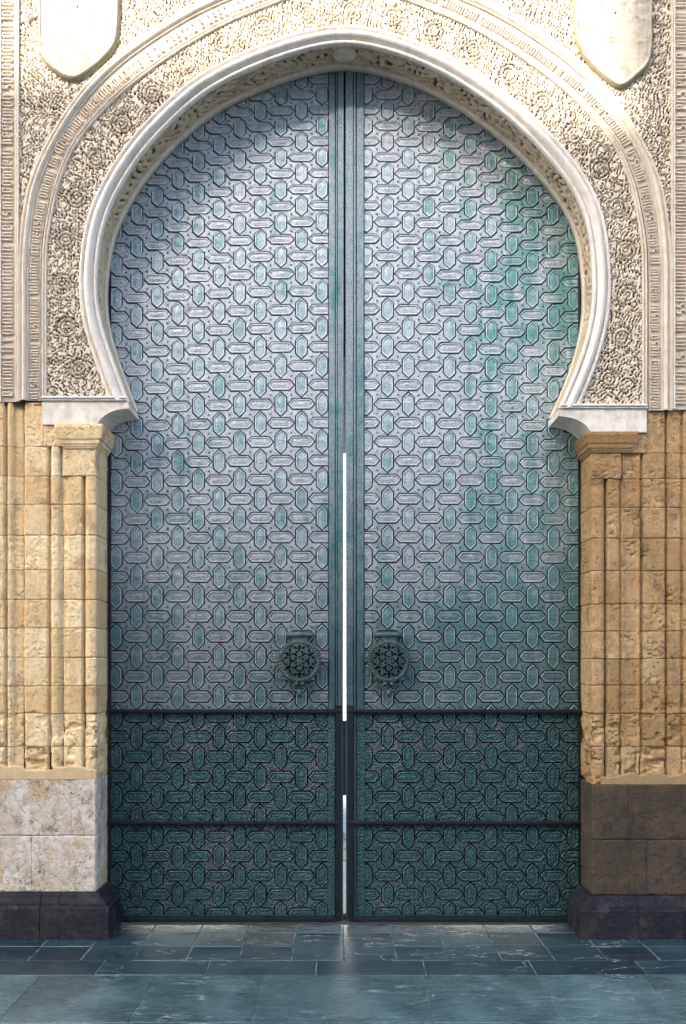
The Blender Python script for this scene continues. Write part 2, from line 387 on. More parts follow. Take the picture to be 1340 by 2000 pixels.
for r in range(3):
    for a, b in zip(fx2[:-1], fx2[1:]): slab(a+.25*(r % 2), b+.25*(r % 2), -1.912-.8*(r+1), -1.912-.8*r, M['slab_front'], 0, .003)

# ------------------------------------------------------------------ the arch curve
ARCH = [(273,812),(257,773),(230,698),(215,648),(209,590),(212,543),(225,465),(268,380),(325,307),(410,230),(500,183),(590,151),(672,136),
        (752,150),(835,181),(905,221),(980,276),(1043,338),(1095,402),(1125,465),(1135,537),(1138,592),(1134,645),(1118,711),(1091,780),(1072,820)]
YB = -.03
arch = spline([P(a, b, YB) for a, b in ARCH], .06)
for _ in range(5): arch[1:-1] = .25*arch[:-2]+.5*arch[1:-1]+.25*arch[2:]
arch = spline([tuple(p) for p in arch], .006)
ZL = P(0, 785, YF)[1]; ZR = P(0, 800, YF)[1]             # impost tops, left and right
ext = np.array([[arch[0,0]+.05, arch[0,1]-.14]]); ex2 = np.array([[arch[-1,0]-.05, arch[-1,1]-.14]])
archx = resample(np.vstack([ext, arch, ex2]), .006)
def half(pts, cx, step=.02, dyr=0):
    L = [(cx-a, b) for a, b in pts[::-1]]; R = [(cx+a, b) for a, b in pts[1:]]
    return spline([P(a, b, YF) for a, b in L+R], step)
A_ = [(0,-22),(85,-12),(162,15),(247,52),(347,112),(447,190),(522,275),(557,350),(573,415),(583,480),(585,560),(585,680),(585,830)]
B_ = [(0,-72),(130,-52),(252,-8),(347,42),(447,112),(522,188),(582,282),(616,362),(630,440),(636,520),(636,600),(636,700),(636,830)]
lineA = half(A_, 673, .012); lineB = half(B_, 674, .012)
moulo = archx+normals(archx)*.118
arch_t = thing('horseshoe_arch', 'cream carved stucco horseshoe arch with white moulding above the tall bronze doors', 'arch', (0,0,0))

# dark brown sheet behind the carving: hole shade put into colour, all round the opening
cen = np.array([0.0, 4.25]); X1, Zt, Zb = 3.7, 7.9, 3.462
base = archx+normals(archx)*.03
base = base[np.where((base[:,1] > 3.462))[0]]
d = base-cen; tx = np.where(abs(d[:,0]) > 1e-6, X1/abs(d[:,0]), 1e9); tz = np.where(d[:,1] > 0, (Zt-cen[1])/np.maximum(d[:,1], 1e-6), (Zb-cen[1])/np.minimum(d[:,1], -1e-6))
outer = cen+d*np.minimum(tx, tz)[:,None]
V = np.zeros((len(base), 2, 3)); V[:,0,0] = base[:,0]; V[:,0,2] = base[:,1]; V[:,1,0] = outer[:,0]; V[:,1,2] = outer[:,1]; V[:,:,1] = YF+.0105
grid_mesh('hole_shade_sheet', V, M['hole_shade_brown'], arch_t, False)
# masonry mass behind (only its edges could ever be seen)
m = MB(); m.box(-3.8, -1.75, -.29, .5, 3.3, 8.2); m.box(1.75, 3.8, -.29, .5, 3.3, 8.2); m.box(-1.75, 1.75, -.29, .5, 6.02, 8.2)
m.build('masonry_core', M['dark_stone'], arch_t)

def carve_height(X, Z, ros, lam=.0215):
    h = worms(X, Z, lam); h = sstep(-.10, .13, h); h = np.maximum(h, sstep(.45, .9, worms(Z*1.1+7, X*1.1+2, lam)))
    fl = worms(X+3, Z-2, lam*2.6)              # larger leaves among the curls
    h = np.where(fl > .95, np.maximum(h, .9), h)
    for cx, cz, R, nf in ros:
        r = np.hypot(X-cx, Z-cz); th = np.arctan2(Z-cz, X-cx)
        w = sstep(R, R*.88, r)
        ringp = .5+.5*np.cos(2*PI*r/(R/2.9)+PI*.0)
        pet = .5+.5*np.cos(nf*th+4*np.sign(ringp-.5))
        hr = np.clip(.25*ringp+h*(.25+.75*ringp)+.12*pet*ringp, 0, 1)
        hr = np.where(r < R*.14, 1, hr)
        h = h*(1-w)+hr*w
    h = h*(.82+.18*fbm(X*60, Z*60, 5))
    return h
def carved_sheet(name, mask, x0, x1, z0, z1, ros, mat, cell=.0047, depth=.021, y=YF-.004):
    xs = np.arange(x0, x1, cell); zs = np.arange(z0, z1, cell)
    X, Z = np.meshgrid(xs, zs, indexing='ij'); h = carve_height(X, Z, ros)
    Y = y+(1-h)*depth+.006*(fbm(X*3, Z*3, 21)-.5)
    k = mask(X, Z); kc = k[:-1,:-1] & k[1:,1:] & k[1:,:-1] & k[:-1,1:]
    idx = np.arange(X.size).reshape(X.shape)
    q = np.stack([idx[:-1,:-1][kc], idx[1:,:-1][kc], idx[1:,1:][kc], idx[:-1,1:][kc]], -1)
    used, inv = np.unique(q, return_inverse=True); V = np.stack([X.ravel()[used], Y.ravel()[used], Z.ravel()[used]], 1)
    me = bpy.data.meshes.new(name); mk_mesh(me, V, inv.reshape(-1, 4))
    return link_mesh(name, me, mat, arch_t, True)
closeA = [tuple(p) for p in lineA]+[(lineA[-1,0], 2.5), (lineA[0,0], 2.5)]
closeB = [tuple(p) for p in lineB]+[(lineB[-1,0], 2.5), (lineB[0,0], 2.5)]
mo = archx+normals(archx)*.10
closeM = [tuple(p) for p in mo[::3]]
mid = (archx[::1]+normals(archx)*.23)
ros = []
sA = np.concatenate([[0], np.cumsum(np.hypot(*(mid[1:]-mid[:-1]).T))])
k = .48
while k < sA[-1]-.4:
    i = int(np.searchsorted(sA, k)); p = mid[i]
    ros.append((p[0], p[1], .075, 10)); k += .285
def ring_mask(X, Z):
    zmin = np.where(X < 0, ZL+.03, ZR+.03)
    return inpoly(X, Z, closeA) & ~inpoly(X, Z, closeM) & (Z > zmin)
carved_sheet('carved_ring', ring_mask, -2.05, 2.05, 3.42, 6.25, ros, M['carved'])
XL, _ = P(36, 0, YF); XR, _ = P(1312, 0, YF)
ros2 = []
carved_sheet('carved_spandrel', lambda X, Z: (X > XL-.01) & ~inpoly(X, Z, closeB), XL-.02, 0.0, 4.45, 6.62, ros2, M['carved'])
carved_sheet('carved_spandrel', lambda X, Z: (X < XR+.01) & ~inpoly(X, Z, closeB), 0.0, XR+.02, 4.45, 6.62, ros2, M['carved'])
# upper plain masonry above the frame and outer alfiz strips
m = MB(); m.box(-3.75, 3.75, YF-.01, -.2, 6.62, 8.1); m.build('upper_wall', M['plaster'], arch_t)

# main moulding: white rolls and hollows round the opening
prof = [(-.001, YF+.02), (-.001, YF-.004), (.004, YF-.011), (.013, YF-.014), (.021, YF-.010), (.025, YF+.006), (.029, YF+.006), (.032, YF-.010),
        (.040, YF-.026), (.052, YF-.036), (.063, YF-.038), (.074, YF-.032), (.082, YF-.020), (.086, YF-.004), (.090, YF-.004), (.093, YF-.016),
        (.100, YF-.024), (.108, YF-.024), (.114, YF-.016), (.118, YF-.002), (.120, YF+.016)]
mcurve = archx[::2].copy()
sweep('archivolt_moulding', mcurve, prof, M['white'], arch_t, (ZL+.004, ZR+.004))
# soffit: plain edge, carved strip, plain back lip
sweep('soffit_lip', archx[::2], [(.002, YB-.07), (-.006, YB-.068), (-.006, YB), (.05, YB+.005)], M['plaster'], arch_t, (ZL, ZR), False)
sweep('soffit_edge', archx[::2], [(-.001, YF+.018), (-.001, YF+.026), (.012, YF+.03)], M['plaster'], arch_t, (ZL, ZR), False)
sA2 = np.concatenate([[0], np.cumsum(np.hypot(*(archx[1:]-archx[:-1]).T))])
ys = np.arange(YF+.024, YB-.068, .0055)
U, T = np.meshgrid(sA2, ys, indexing='ij')
hh = worms(U*.62, T, .034); hh = sstep(-.45, .25, hh); f2 = worms(U*.5+5, T*1.1, .085); hh = np.where(f2 > .7, np.maximum(hh, .92), hh)
zz = archx[:,1][:,None]+0*T
plain = sstep(4.12, 4.02, zz+.05*fbm(U*9, T*9, 4)); edge = np.maximum(sstep(YF+.036, YF+.028, T), sstep(YB-.085, YB-.075, T))
stemc = np.abs((T-(YF+YB-.04)/2)-.075*np.sin(U*2*PI/.42)); hh = np.maximum(hh, sstep(.014, .006, stemc))   # a running scroll
hh = np.maximum(np.maximum(hh, plain), edge)
apex = int(np.argmax(archx[:,1])); cu = sA2[apex]
bos = sstep(1.0, .9, ((U-cu)/.085)**2+((T-(YF+YB-.05)/2)/.085)**2); hh = hh*(1-bos)
nn = normals(archx); off = (1-hh)*.022*(1-bos)+bos*.012
V = np.stack([archx[:,0][:,None]+nn[:,0][:,None]*off, T, archx[:,1][:,None]+nn[:,1][:,None]*off], -1)
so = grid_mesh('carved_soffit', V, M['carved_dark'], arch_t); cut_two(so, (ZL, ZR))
sweep('soffit_hole_shade', archx[::2], [(.0135, YB-.078), (.0135, YF+.032)], M['hole_shade_brown'], arch_t, (ZL+.5, ZR+.5))  # dark sheet, shade of the soffit holes put into its colour
# plain oval boss at the crown
bm = bmesh.new(); bmesh.ops.create_uvsphere(bm, u_segments=28, v_segments=14, radius=1)
bmesh.ops.scale(bm, vec=(.083, .083, .022), verts=bm.verts); bmesh.ops.translate(bm, vec=(archx[apex,0], (YF+YB-.05)/2, archx[apex,1]+.008), verts=bm.verts)
me = bpy.data.meshes.new('boss'); bm.to_mesh(me); bm.free(); link_mesh('boss', me, M['plaster'], arch_t, True)

# inscription band between lines A and B
def band_prof(o0, items): return [(o0+a, YF+b) for a, b in items]
sweep('inner_band_moulding', lineA, band_prof(-.012, [(0, .015), (0, -.012), (.006, -.018), (.011, -.012), (.013, -.002), (.017, -.002), (.019, -.014), (.026, -.018), (.032, -.010), (.034, .004)]), M['plaster'], arch_t, (ZL, ZR))
ra = resample(lineA+normals(lineA)*.028, .02); rb_ = resample(lineB-normals(lineB)*.055, .02)
rb_ = np.stack([np.interp(np.linspace(0, 1, len(ra)), np.linspace(0, 1, len(rb_)), rb_[:,k]) for k in (0, 1)], 1)
V = np.zeros((len(ra), 2, 3)); V[:,0,0] = ra[:,0]; V[:,0,2] = ra[:,1]; V[:,1,0] = rb_[:,0]; V[:,1,2] = rb_[:,1]; V[:,:,1] = YF
ob = grid_mesh('inscription_ground', V, M['letter_ground'], arch_t); cut_two(ob, (ZL, ZR))
n2 = sweep('outer_band_moulding', lineB, band_prof(-.062, [(0, .004), (0, -.010), (.005, -.014), (.009, -.006), (.012, -.006), (.016, -.022), (.026, -.032), (.036, -.028), (.042, -.012), (.045, -.004), (.050, -.004), (.053, -.014), (.062, -.018), (.070, -.010), (.072, .02)]), M['plaster'], arch_t, (ZL, ZR))
def letters(name, c, h0, h1, y, mat, pitch=.021, seed=1):
    rr = random.Random(seed); m = MB(); n = normals(c)
    s = np.concatenate([[0], np.cumsum(np.hypot(*(c[1:]-c[:-1]).T))])
    def pt(q): return (np.interp(q, s, c[:,0]), np.interp(q, s, c[:,1])), (np.interp(q, s, n[:,0]), np.interp(q, s, n[:,1]))
    def bar(q0, q1, a0, a1, tw=.0052, ht=.014):   # stroke from (q0, a0) to (q1, a1); q along the band, a across it
        (p0, n0), (p1, n1) = pt(q0), pt(q1)
        A = Vector((p0[0]+n0[0]*a0, 0, p0[1]+n0[1]*a0)); B = Vector((p1[0]+n1[0]*a1, 0, p1[1]+n1[1]*a1))
        d = (B-A); 
        if d.length < 1e-5: return
        d.normalize(); sde = Vector((-d.z, 0, d.x))*tw
        vs = []
        for yy, k in ((y+.002, 1.15), (y-ht, .7)):
            for P_, e in ((A, -1), (B, 1)):
                for sg in (-1, 1): vs.append(P_+sde*sg*k+d*e*.0015*k+Vector((0, yy, 0)))
        m.add([(v.x, v.y, v.z) for v in vs], [(4,5,7,6),(0,1,5,4),(2,6,7,3),(0,4,6,2),(1,3,7,5)])
    q = .02; L = s[-1]; H = h1-h0
    while q < L-.06:
        k = rr.choice('nmuioetlhpbs'); a, b = h0+H*.12, h1-H*.12
        if k in 'nmhu':
            c_ = 3 if k == 'm' else 2
            for i in range(c_): bar(q+i*pitch*.8, q+i*pitch*.8, a, b if not (k == 'h' and i == 0) else h1)
            for i in range(c_-1):
                e = a if k == 'u' else b; bar(q+i*pitch*.8, q+(i+1)*pitch*.8, e-(.006 if k != 'u' else -.006), e, .0034)
            q += c_*pitch*.8+pitch*.25
        elif k in 'oepb':
            bar(q, q, a, h1 if k == 'b' else b); bar(q+pitch*.9, q+pitch*.9, a+(.3*H if k == 'e' else 0), b)
            bar(q, q+pitch*.9, b, b, .0034); bar(q, q+pitch*.9, a, a, .0034)
            if k == 'e': bar(q, q+pitch*.9, (a+b)/2, (a+b)/2+.006, .003)
            q += pitch*1.9
        elif k == 's':
            bar(q, q+pitch*.8, b, b-.004, .0034); bar(q, q, (a+b)/2, b); bar(q, q+pitch*.8, (a+b)/2, (a+b)/2, .0034)
            bar(q+pitch*.8, q+pitch*.8, a, (a+b)/2); bar(q, q+pitch*.8, a, a, .0034); q += pitch*1.7
        else:
            bar(q, q, a, h1 if k in 'tl' else b)
            if k == 't': bar(q-pitch*.35, q+pitch*.35, b, b, .0032)
            if k == 'i': bar(q, q+.004, h1-.003, h1, .004)
            q += pitch*1.0
        if rr.random() < .10: q += pitch*.9
    o = m.build(name, mat, arch_t, clean=False); o['kind'] = 'stuff'; return o
lt = letters('carved_inscription', lineA, .036, .100, YF, M['plaster'], .020, 3); cut_two(lt, (ZL, ZR))
# outer upright band of the alfiz frame, both sides
for s, xe in ((-1, XL), (1, XR)):
    x0, x1 = (xe-.018, xe+.006) if s < 0 else (xe-.006, xe+.018); zf = ZL if s < 0 else ZR
    m = MB(); m.box(x0, x0+.009, YF-.016, YF+.03, zf, 7.0); m.box(x0+.012, x1, YF-.020, YF+.03, zf, 7.0)
    m.box(x0+.009, x0+.012, YF-.004, YF+.03, zf, 7.0)
    ob = m.build('frame_fillet', M['plaster'], arch_t)
    a, b = (-3.75, x0) if s < 0 else (x1, 3.75)
    m = MB(); m.box(a, b, YF-.001, YF+.03, zf, 6.62); m.build('frame_band', M['letter_ground'], arch_t)
    xx = xe-.02 if s < 0 else xe+.02+.095
    c = np.array([[xx if s < 0 else xe+.105, z] for z in np.arange(zf+.02, 6.5, .02)])
    letters('carved_inscription', c, .008, .088, YF-.001, M['plaster'], .024, 8+s)
    x2 = xe-.115 if s < 0 else xe+.112
    m = MB(); m.box(x2-.006, x2+.006, YF-.018, YF, zf, 6.6); m.box(x2-(.03 if s < 0 else -.018), x2-(.018 if s < 0 else -.03), YF-.014, YF, zf, 6.6); m.build('frame_fillet', M['plaster'], arch_t)
    # plain strip between the band moulding and the fillet, where the ring runs straight down
    xa, xb = sorted((P(674+s*636, 0, YF)[0], xe))
    m = MB(); m.box(xa-.012, xb+.003, YF-.0005, YF+.03, zf, 4.50); m.build('plain_fillet', M['plaster'], arch_t)

# shields
def shield(pts, seed=1):
    o = thing_pts = [P(a, b, YF-.03) for a, b in pts]
    c = spline(o+[o[0]], .012)[:-1]; ctr = c.mean(0); rr = np.hypot(*(c-ctr).T)
    V = []; rings = [(1.0, YF+.02), (1.0, YF-.026), (.985, YF-.036), (.955, YF-.036), (.945, YF-.026), (.92, YF-.026), (.6, YF-.032), (.3, YF-.036), (.02, YF-.037)]
    for s_, y in rings:
        q = ctr+(c-ctr)*s_; V.append(np.stack([q[:,0], 0*q[:,0]+y, q[:,1]], -1))
    V = np.stack(V, 1); V = np.concatenate([V, V[:1]], 0)
    # worn, blurred arms in low relief
    X, Z = V[...,0], V[...,2]; V[:,5:,1] += -.004*sstep(.5, .62, fbm(X[:,5:]*12, Z[:,5:]*22, 31))
    ob = grid_mesh('blank_shield', V, M['shield'], arch_t, True)
    q0 = np.vstack([c, c[:1]]); sgn = 1 if ((q0[:-1,0]*q0[1:,1]-q0[1:,0]*q0[:-1,1]).sum() > 0) else -1
    nr = normals(q0)*-sgn; V = np.zeros((len(q0), 3, 3))
    for j, (o_, y) in enumerate(((-.004, YF-.0275), (.006, YF-.024), (.012, YF-.004))): V[:,j,0] = q0[:,0]+nr[:,0]*o_; V[:,j,2] = q0[:,1]+nr[:,1]*o_; V[:,j,1] = y
    grid_mesh('mossy_edge', V, M['moss'], arch_t, True)
    rg = random.Random(seed); m = MB()
    for _ in range(26):
        a = rg.uniform(0, 2*PI); rr_ = rg.uniform(.1, .8); i = int(a/(2*PI)*len(c)); p_ = ctr+(c[i]-ctr)*rr_; l = rg.uniform(.008, .03); an = rg.choice([0.1, .25, -.9])+rg.uniform(-.2, .2)
        dx_, dz_ = l*math.cos(an), l*math.sin(an); w_ = .0022
        m.add([(p_[0]-dx_, YF-.0376, p_[1]-dz_-w_), (p_[0]+dx_, YF-.0376, p_[1]+dz_-w_*.3), (p_[0]+dx_*.8, YF-.0376, p_[1]+dz_+w_), (p_[0]-dx_*.7, YF-.0376, p_[1]-dz_+w_)], [(0,1,2,3)])
    o2 = m.build('chisel_mark', M['moss'], arch_t, clean=False); o2['kind'] = 'stuff'
    return ob
shield([(75,-90),(75,20),(76,85),(88,118),(112,140),(142,153),(172,138),(202,112),(222,86),(229,50),(231,-20),(231,-90)])
shield([(1122,-80),(1124,10),(1130,80),(1154,122),(1190,155),(1214,167),(1240,150),(1267,122),(1274,80),(1273,45),(1274,-10),(1262,-80)], 5)
m = MB()   # curled tongues at the upper corners
for (cx, cy, s) in ((60, 28, 1), (1283, 28, -1)):
    pts = []
    for k in range(16):
        a = PI*(.1+1.25*k/15); r = 14-.35*k
        pts.append(P(cx+s*r*math.cos(a)*.9, cy-r*math.sin(a)*.7+6, YF-.03))
    m.tube([(p[0], YF-.022, p[1]) for p in pts], .009, 6)
m.build('shield_scroll', M['white'], arch_t, True)

# ------------------------------------------------------------------ piers
def recess_fn(side):
    if side < 0:
        K = [(400,.0),(191,.012),(188,.010),(183,.003),(175,0),(169,.006),(166,.016),(164.0,.040),(161.0,.040),(159.5,.006),(133,.006),(131.5,.015),(124,.02),(122,.03),(120,.03),(117,.014),(112,.003),(105,.0),(100,.010),(96.5,.034),(94,.034),(92,.006),(50,.006),(48,.012),(45.8,.036),(43.2,.036),(41,.03),(27,.026),(25,.01),(19,.0),(14,.012),(11.8,.034),(9.6,.034),(7.5,.0),(-300,.0)]
    else:
        K = [(900,0),(1154,.012),(1157,.010),(1163,.003),(1171,0),(1178,.006),(1181,.016),(1182.6,.040),(1185.6,.040),(1187.5,.006),(1210,.008),(1212.5,.03),(1214.8,.03),(1217,.010),(1222,.018),(1244,.018),(1246,.008),(1250,.0),(1252.6,.03),(1254.8,.03),(1257,.010),(1299,.006),(1301.2,.034),(1303.8,.034),(1306,.012),(1330,.012),(1332,.028),(1336,.028),(1338,.006),(1700,.006)]
    xs = sorted((P(a, 0, YF)[0], r) for a, r in K)
    a = np.array([q[0] for q in xs]); b = np.array([q[1] for q in xs])
    return lambda x: np.interp(x, a, b)
def pier(side):
    L = side < 0
    t = thing('stone_pier', 'pale yellow fluted limestone pier carrying the arch, at the left of the doors' if L else
              'darker ochre pitted limestone pier carrying the arch, at the right of the doors', 'pier', (0,0,0), 'stone piers beside the doors')
    rec = recess_fn(side); mat = M['stone_l'] if L else M['stone_r']
    X0 = P(188 if L else 1156, 0, YF)[0]
    ys = ([872,930,985,1045,1113,1171,1227,1284,1340,1394,1459] if L else [885,935,991,1051,1115,1180,1233,1287,1339,1394,1459])
    yend = 1522 if L else 1532
    zs = [P(0, y, YF)[1] for y in ys+[yend]]
    cuts = [188, 163, 122, 95, 44, -60, -220] if L else [1156, 1184, 1214, 1252, 1302, 1400, 1560]
    cuts = [P(c, 0, YF)[0] for c in cuts]
    step = .0062
    def block(xa, xb, z1, z0, corner, k, name='stone_block', mt=None, wear=1.0, fluted=True, yoff=0.0, st=step):
        # path across the block in plan, then rows up the height
        lo, hi = sorted((xa, xb)); path = []
        if corner:    # starts deep in the reveal, runs forward, turns round the corner
            for y in np.arange(.12, YF+.012, -st*1.6): path.append((X0, y, -side*1.0, 0.0))
        xs = np.arange(X0+side*.004, xb, side*st) if corner else np.arange(xa+side*.0012, xb, side*st)
        xs = np.append(xs, xb-side*.0012)
        for x in xs: path.append((x, YF+yoff+(float(rec(x)) if fluted else 0.0), 0.0, -1.0))
        path = np.array(path); n = len(path); r = max(3, int((z1-z0)/st)); z = np.linspace(z0+.0008, z1-.0008, r+1)
        u = np.concatenate([[0], np.cumsum(np.hypot(*(path[1:,:2]-path[:-1,:2]).T))])
        Ug, Zg = np.meshgrid(u, z, indexing='ij'); UX = Ug+k*1.37
        hgt = (Zg-1.0)/2.4
        low = sstep(1.75, 1.15, Zg)
        er = .0022*(fbm(UX*14, Zg*14, 2+k)-.5)*2+.0012*(fbm(UX*60, Zg*60, 40)-.5)
        sc = sstep(.58, .78, fbm(UX*16, Zg*20, 77))                       # spalled patches
        pit = sstep(.66, .80, vnoise(UX*55, Zg*75, 5))*sstep(.42, .6, fbm(UX*6, Zg*5, 8))
        amt = (1.0 if not L else .55)*wear
        er = er*wear+amt*((.0022 if fluted or wear > .5 else .0008)*sc+.009*pit)+low*wear*(.022 if wear > .5 else .004)*sstep(.50, .68, fbm(UX*13, Zg*16, 15))
        # worn arrises at the joints
        ed = np.minimum(Zg-z0, z1-Zg)+.0045*(fbm(UX*18, Zg*2, 50+k)-.5); ej = .0055*sstep(.0055, .0, ed)*sstep(.36, .62, fbm(UX*9, Zg*0+k, 3))+.0006*sstep(.003, 0, ed)
        dist = np.minimum(u, u[-1]-u)[:,None]+0*Zg
        
        er = er+ej
        V = np.zeros((n, r+1, 3))
        V[:,:,0] = path[:,0][:,None]-path[:,2][:,None]*er
        V[:,:,1] = path[:,1][:,None]-path[:,3][:,None]*er
        V[:,:,2] = Zg
        # round the outer corner a little, and close the block behind
        Bk = V.copy(); 
        top = V[:,-1:,:].copy(); top[...,1] = np.maximum(top[...,1], YF+.08); bot = V[:,:1,:].copy(); bot[...,1] = np.maximum(bot[...,1], YF+.08)
        if corner:
            for q in (top, bot): q[...,0] = np.where(path[:,3][:,None] == 0, X0+side*.06, q[...,0])
        V = np.concatenate([bot, V, top], 1)
        return grid_mesh(name, V, mt or mat, t, True)
    for i in range(len(zs)-1):
        last = i == len(zs)-2
        j = 0
        while j < len(cuts)-1:
            e = j+1
            if i in (0,) and j == 0: e = 2
            elif not last and random.random() < .7 and j > 0 and e < len(cuts)-1: e += 1
            # upper blocks under the necking are plain
            block(cuts[j], cuts[e], zs[i], zs[i+1], j == 0, i*7+j, wear=(.6 if i < 2 else 1.0), fluted=(i > 0 or j > 1))
            j = e
    # smooth mortar patch over the weathered foot of the shafts
    zp = P(0, 1500 if L else 1512, YF)[1]; zq = zs[-1]
    m = MB(); n = 60; xo = P(-120 if L else 1450, 0, YF)[0]; xi = X0+side*(.004 if L else .055)
    for k in range(n):
        pass
    xs = np.linspace(xi, xo, 90); rows_ = np.linspace(0, 1, 9)
    tp = zp+.055*(fbm(xs*8, xs*0+side*4, 6)-.45)*2+.012*(fbm(xs*40, xs*0+3, 6)-.5)
    V = np.zeros((90, 10, 3))
    for r_ in range(9):
        V[:,r_,0] = xs; V[:,r_,2] = zq+.001+(tp-zq)*rows_[r_]; V[:,r_,1] = YF-.008+.010*(fbm(xs*9, V[:,r_,2]*9, 12)-.5)+.003*fbm(xs*50, V[:,r_,2]*50, 13)
    V[:,9,0] = xs; V[:,9,2] = tp+.003; V[:,9,1] = YF+.03
    grid_mesh('mortar_patch', V, M['patch'] if L else M['patch_r'], t)
    # lower ashlar courses
    bm_ = M['base_l'] if L else M['base_r']
    yb = [1522, 1632, 1742] if L else [1532, 1640, 1748]
    zz = [P(0, y, YF)[1] for y in yb]
    js = ([188, 139, -40, -200], [188, 62, -90, -200]) if L else ([1156, 1226, 1390, 1560], [1156, 1262, 1420, 1560])
    rec_save = rec
    for r_, jl in enumerate(js):
        cx = [P(c, 0, YF)[0] for c in jl]
        for j in range(3): block(cx[j], cx[j+1], zz[r_], zz[r_+1], j == 0, 90+r_*5+j, 'ashlar_block', bm_, .35, False, -.006, .010)
    # dark moulded plinth
    zt = zz[2]; pj = ([None, 120, 84, -70, -220]) if L else ([None, 1180+60, 1330, 1560])
    pr = [(-.02, .092), (.018, .096), (zt-.092, .096), (zt-.084, .090), (zt-.080, .082), (zt-.060, .078), (zt-.050, .066), (zt-.030, .036), (zt-.012, .026), (zt-.001, .018)]
    for j in range(len(pj)-1):
        xb = P(pj[j+1], 0, YF)[0]; rects = []
        for z, o in pr:
            yo = YF-.008-o*.66
            if j == 0: xa = X0-side*o
            else: xa = P(pj[j], 0, YF)[0]+side*.003
            lo, hi = sorted((xa, xb)); jig = .0
            rects.append((z, lo, hi, yo+random.uniform(-.001, .001)+.003*(j % 2), -.02))
        m = MB(); m.loft(rects); m.build('plinth_block', M['plinth'], t)
    # impost: white block with a hollow curve towards the opening
    zi = ZL if L else ZR; xo = P(84 if L else 1262, 0, YF)[0]; xl = P(252 if L else 1090, 0, YF)[0]
    zl = zi-.150; yf = YF-.014
    pts = [(xo, zi), (xl, zi), (xl, zi-.046)]
    for k in range(1, 15):       # hollow: a quarter ellipse from the lip down to the shaft
        a = PI/2*k/14; pts.append((xl+(X0-xl)*math.sin(a), zi-.046-(.190-.046)*(1-math.cos(a))))
    pts += [(X0+side*.02, zl-.04), (X0+side*.02, zl), (xo, zl)]
    m = MB(); n = len(pts); ex = -.02
    vs = [(x, yf, z) for x, z in pts]+[(x, ex, z) for x, z in pts]
    m.add(vs, [tuple(range(n)), tuple(range(n, 2*n))[::-1]]+[(k, (k+1) % n, n+(k+1) % n, n+k) for k in range(n)])
    im = m.build('impost_block', M['impost'], t)
    m = MB(); lo, hi = sorted((xo-side*-.004, xl+side*.012)); m.box(lo, hi, yf-.012, -.05, zi+.003, zi+.013, .002); m.box(lo, hi-.004, yf-.020, -.05, zi+.0145, zi+.030, .004); m.build('impost_fillet', M['white'], t)
    # broken necking moulding that wraps the corner
    zt = zi-.150; xs_ = P(108 if L else 1246, 0, YF)[0]; zb = P(0, 876 if L else 884, YF)[1]
    pr = [(zb, .004), (zb+.012, .010), (zb+.013, .016), (zb+.026, .018), (zb+.028, .028), (zb+.050, .032), (zb+.060, .044), (zb+.085, .052), (zt-.020, .064), (zt-.001, .060)]
    m = MB(); rects = []
    for z, o in pr:
        lo, hi = sorted((X0-side*o*.8, xs_-side*(.06-.9*o))); rects.append((z, lo, hi, YF-.006-o*.55, -.02))
    m.loft(rects); m.build('necking_moulding', mat, t)
    # the blocks beside it, right up to the arch
    jx = [P(108, 0, YF)[0], P(84, 0, YF)[0]] if L else [P(1238, 0, YF)[0], P(1262, 0, YF)[0]]
    for a, b, zt_ in ((X0+side*.01, xo, zi-.151), (xo, cuts[3] if False else P(44 if L else 1302, 0, YF)[0], zi-.002), (P(44 if L else 1302, 0, YF)[0], P(-60 if L else 1400, 0, YF)[0], zi-.002), (P(-60 if L else 1400, 0, YF)[0], P(-220 if L else 1560, 0, YF)[0], zi-.002)):
        block(a, b, zt_, zs[0], False, 130+int(a*10), fluted=not (a == X0+side*.01))
    return t
pL = pier(-1); pR = pier(1)
for s, p in ((-1, pL), (1, pR)):    # solid core behind the facing stones
    m = MB(); lo, hi = sorted((s*1.68, s*3.8)); m.box(lo, hi, YF+.075, .5, -.05, 3.30); m.build('masonry_core', M['dark_stone'], p)
    if True:
        lo, hi = sorted((s*1.64, s*3.8)); m = MB(); m.box(lo, hi, .125, .5, -.05, 8.1); m.build('masonry_core', M['dark_stone'], p)

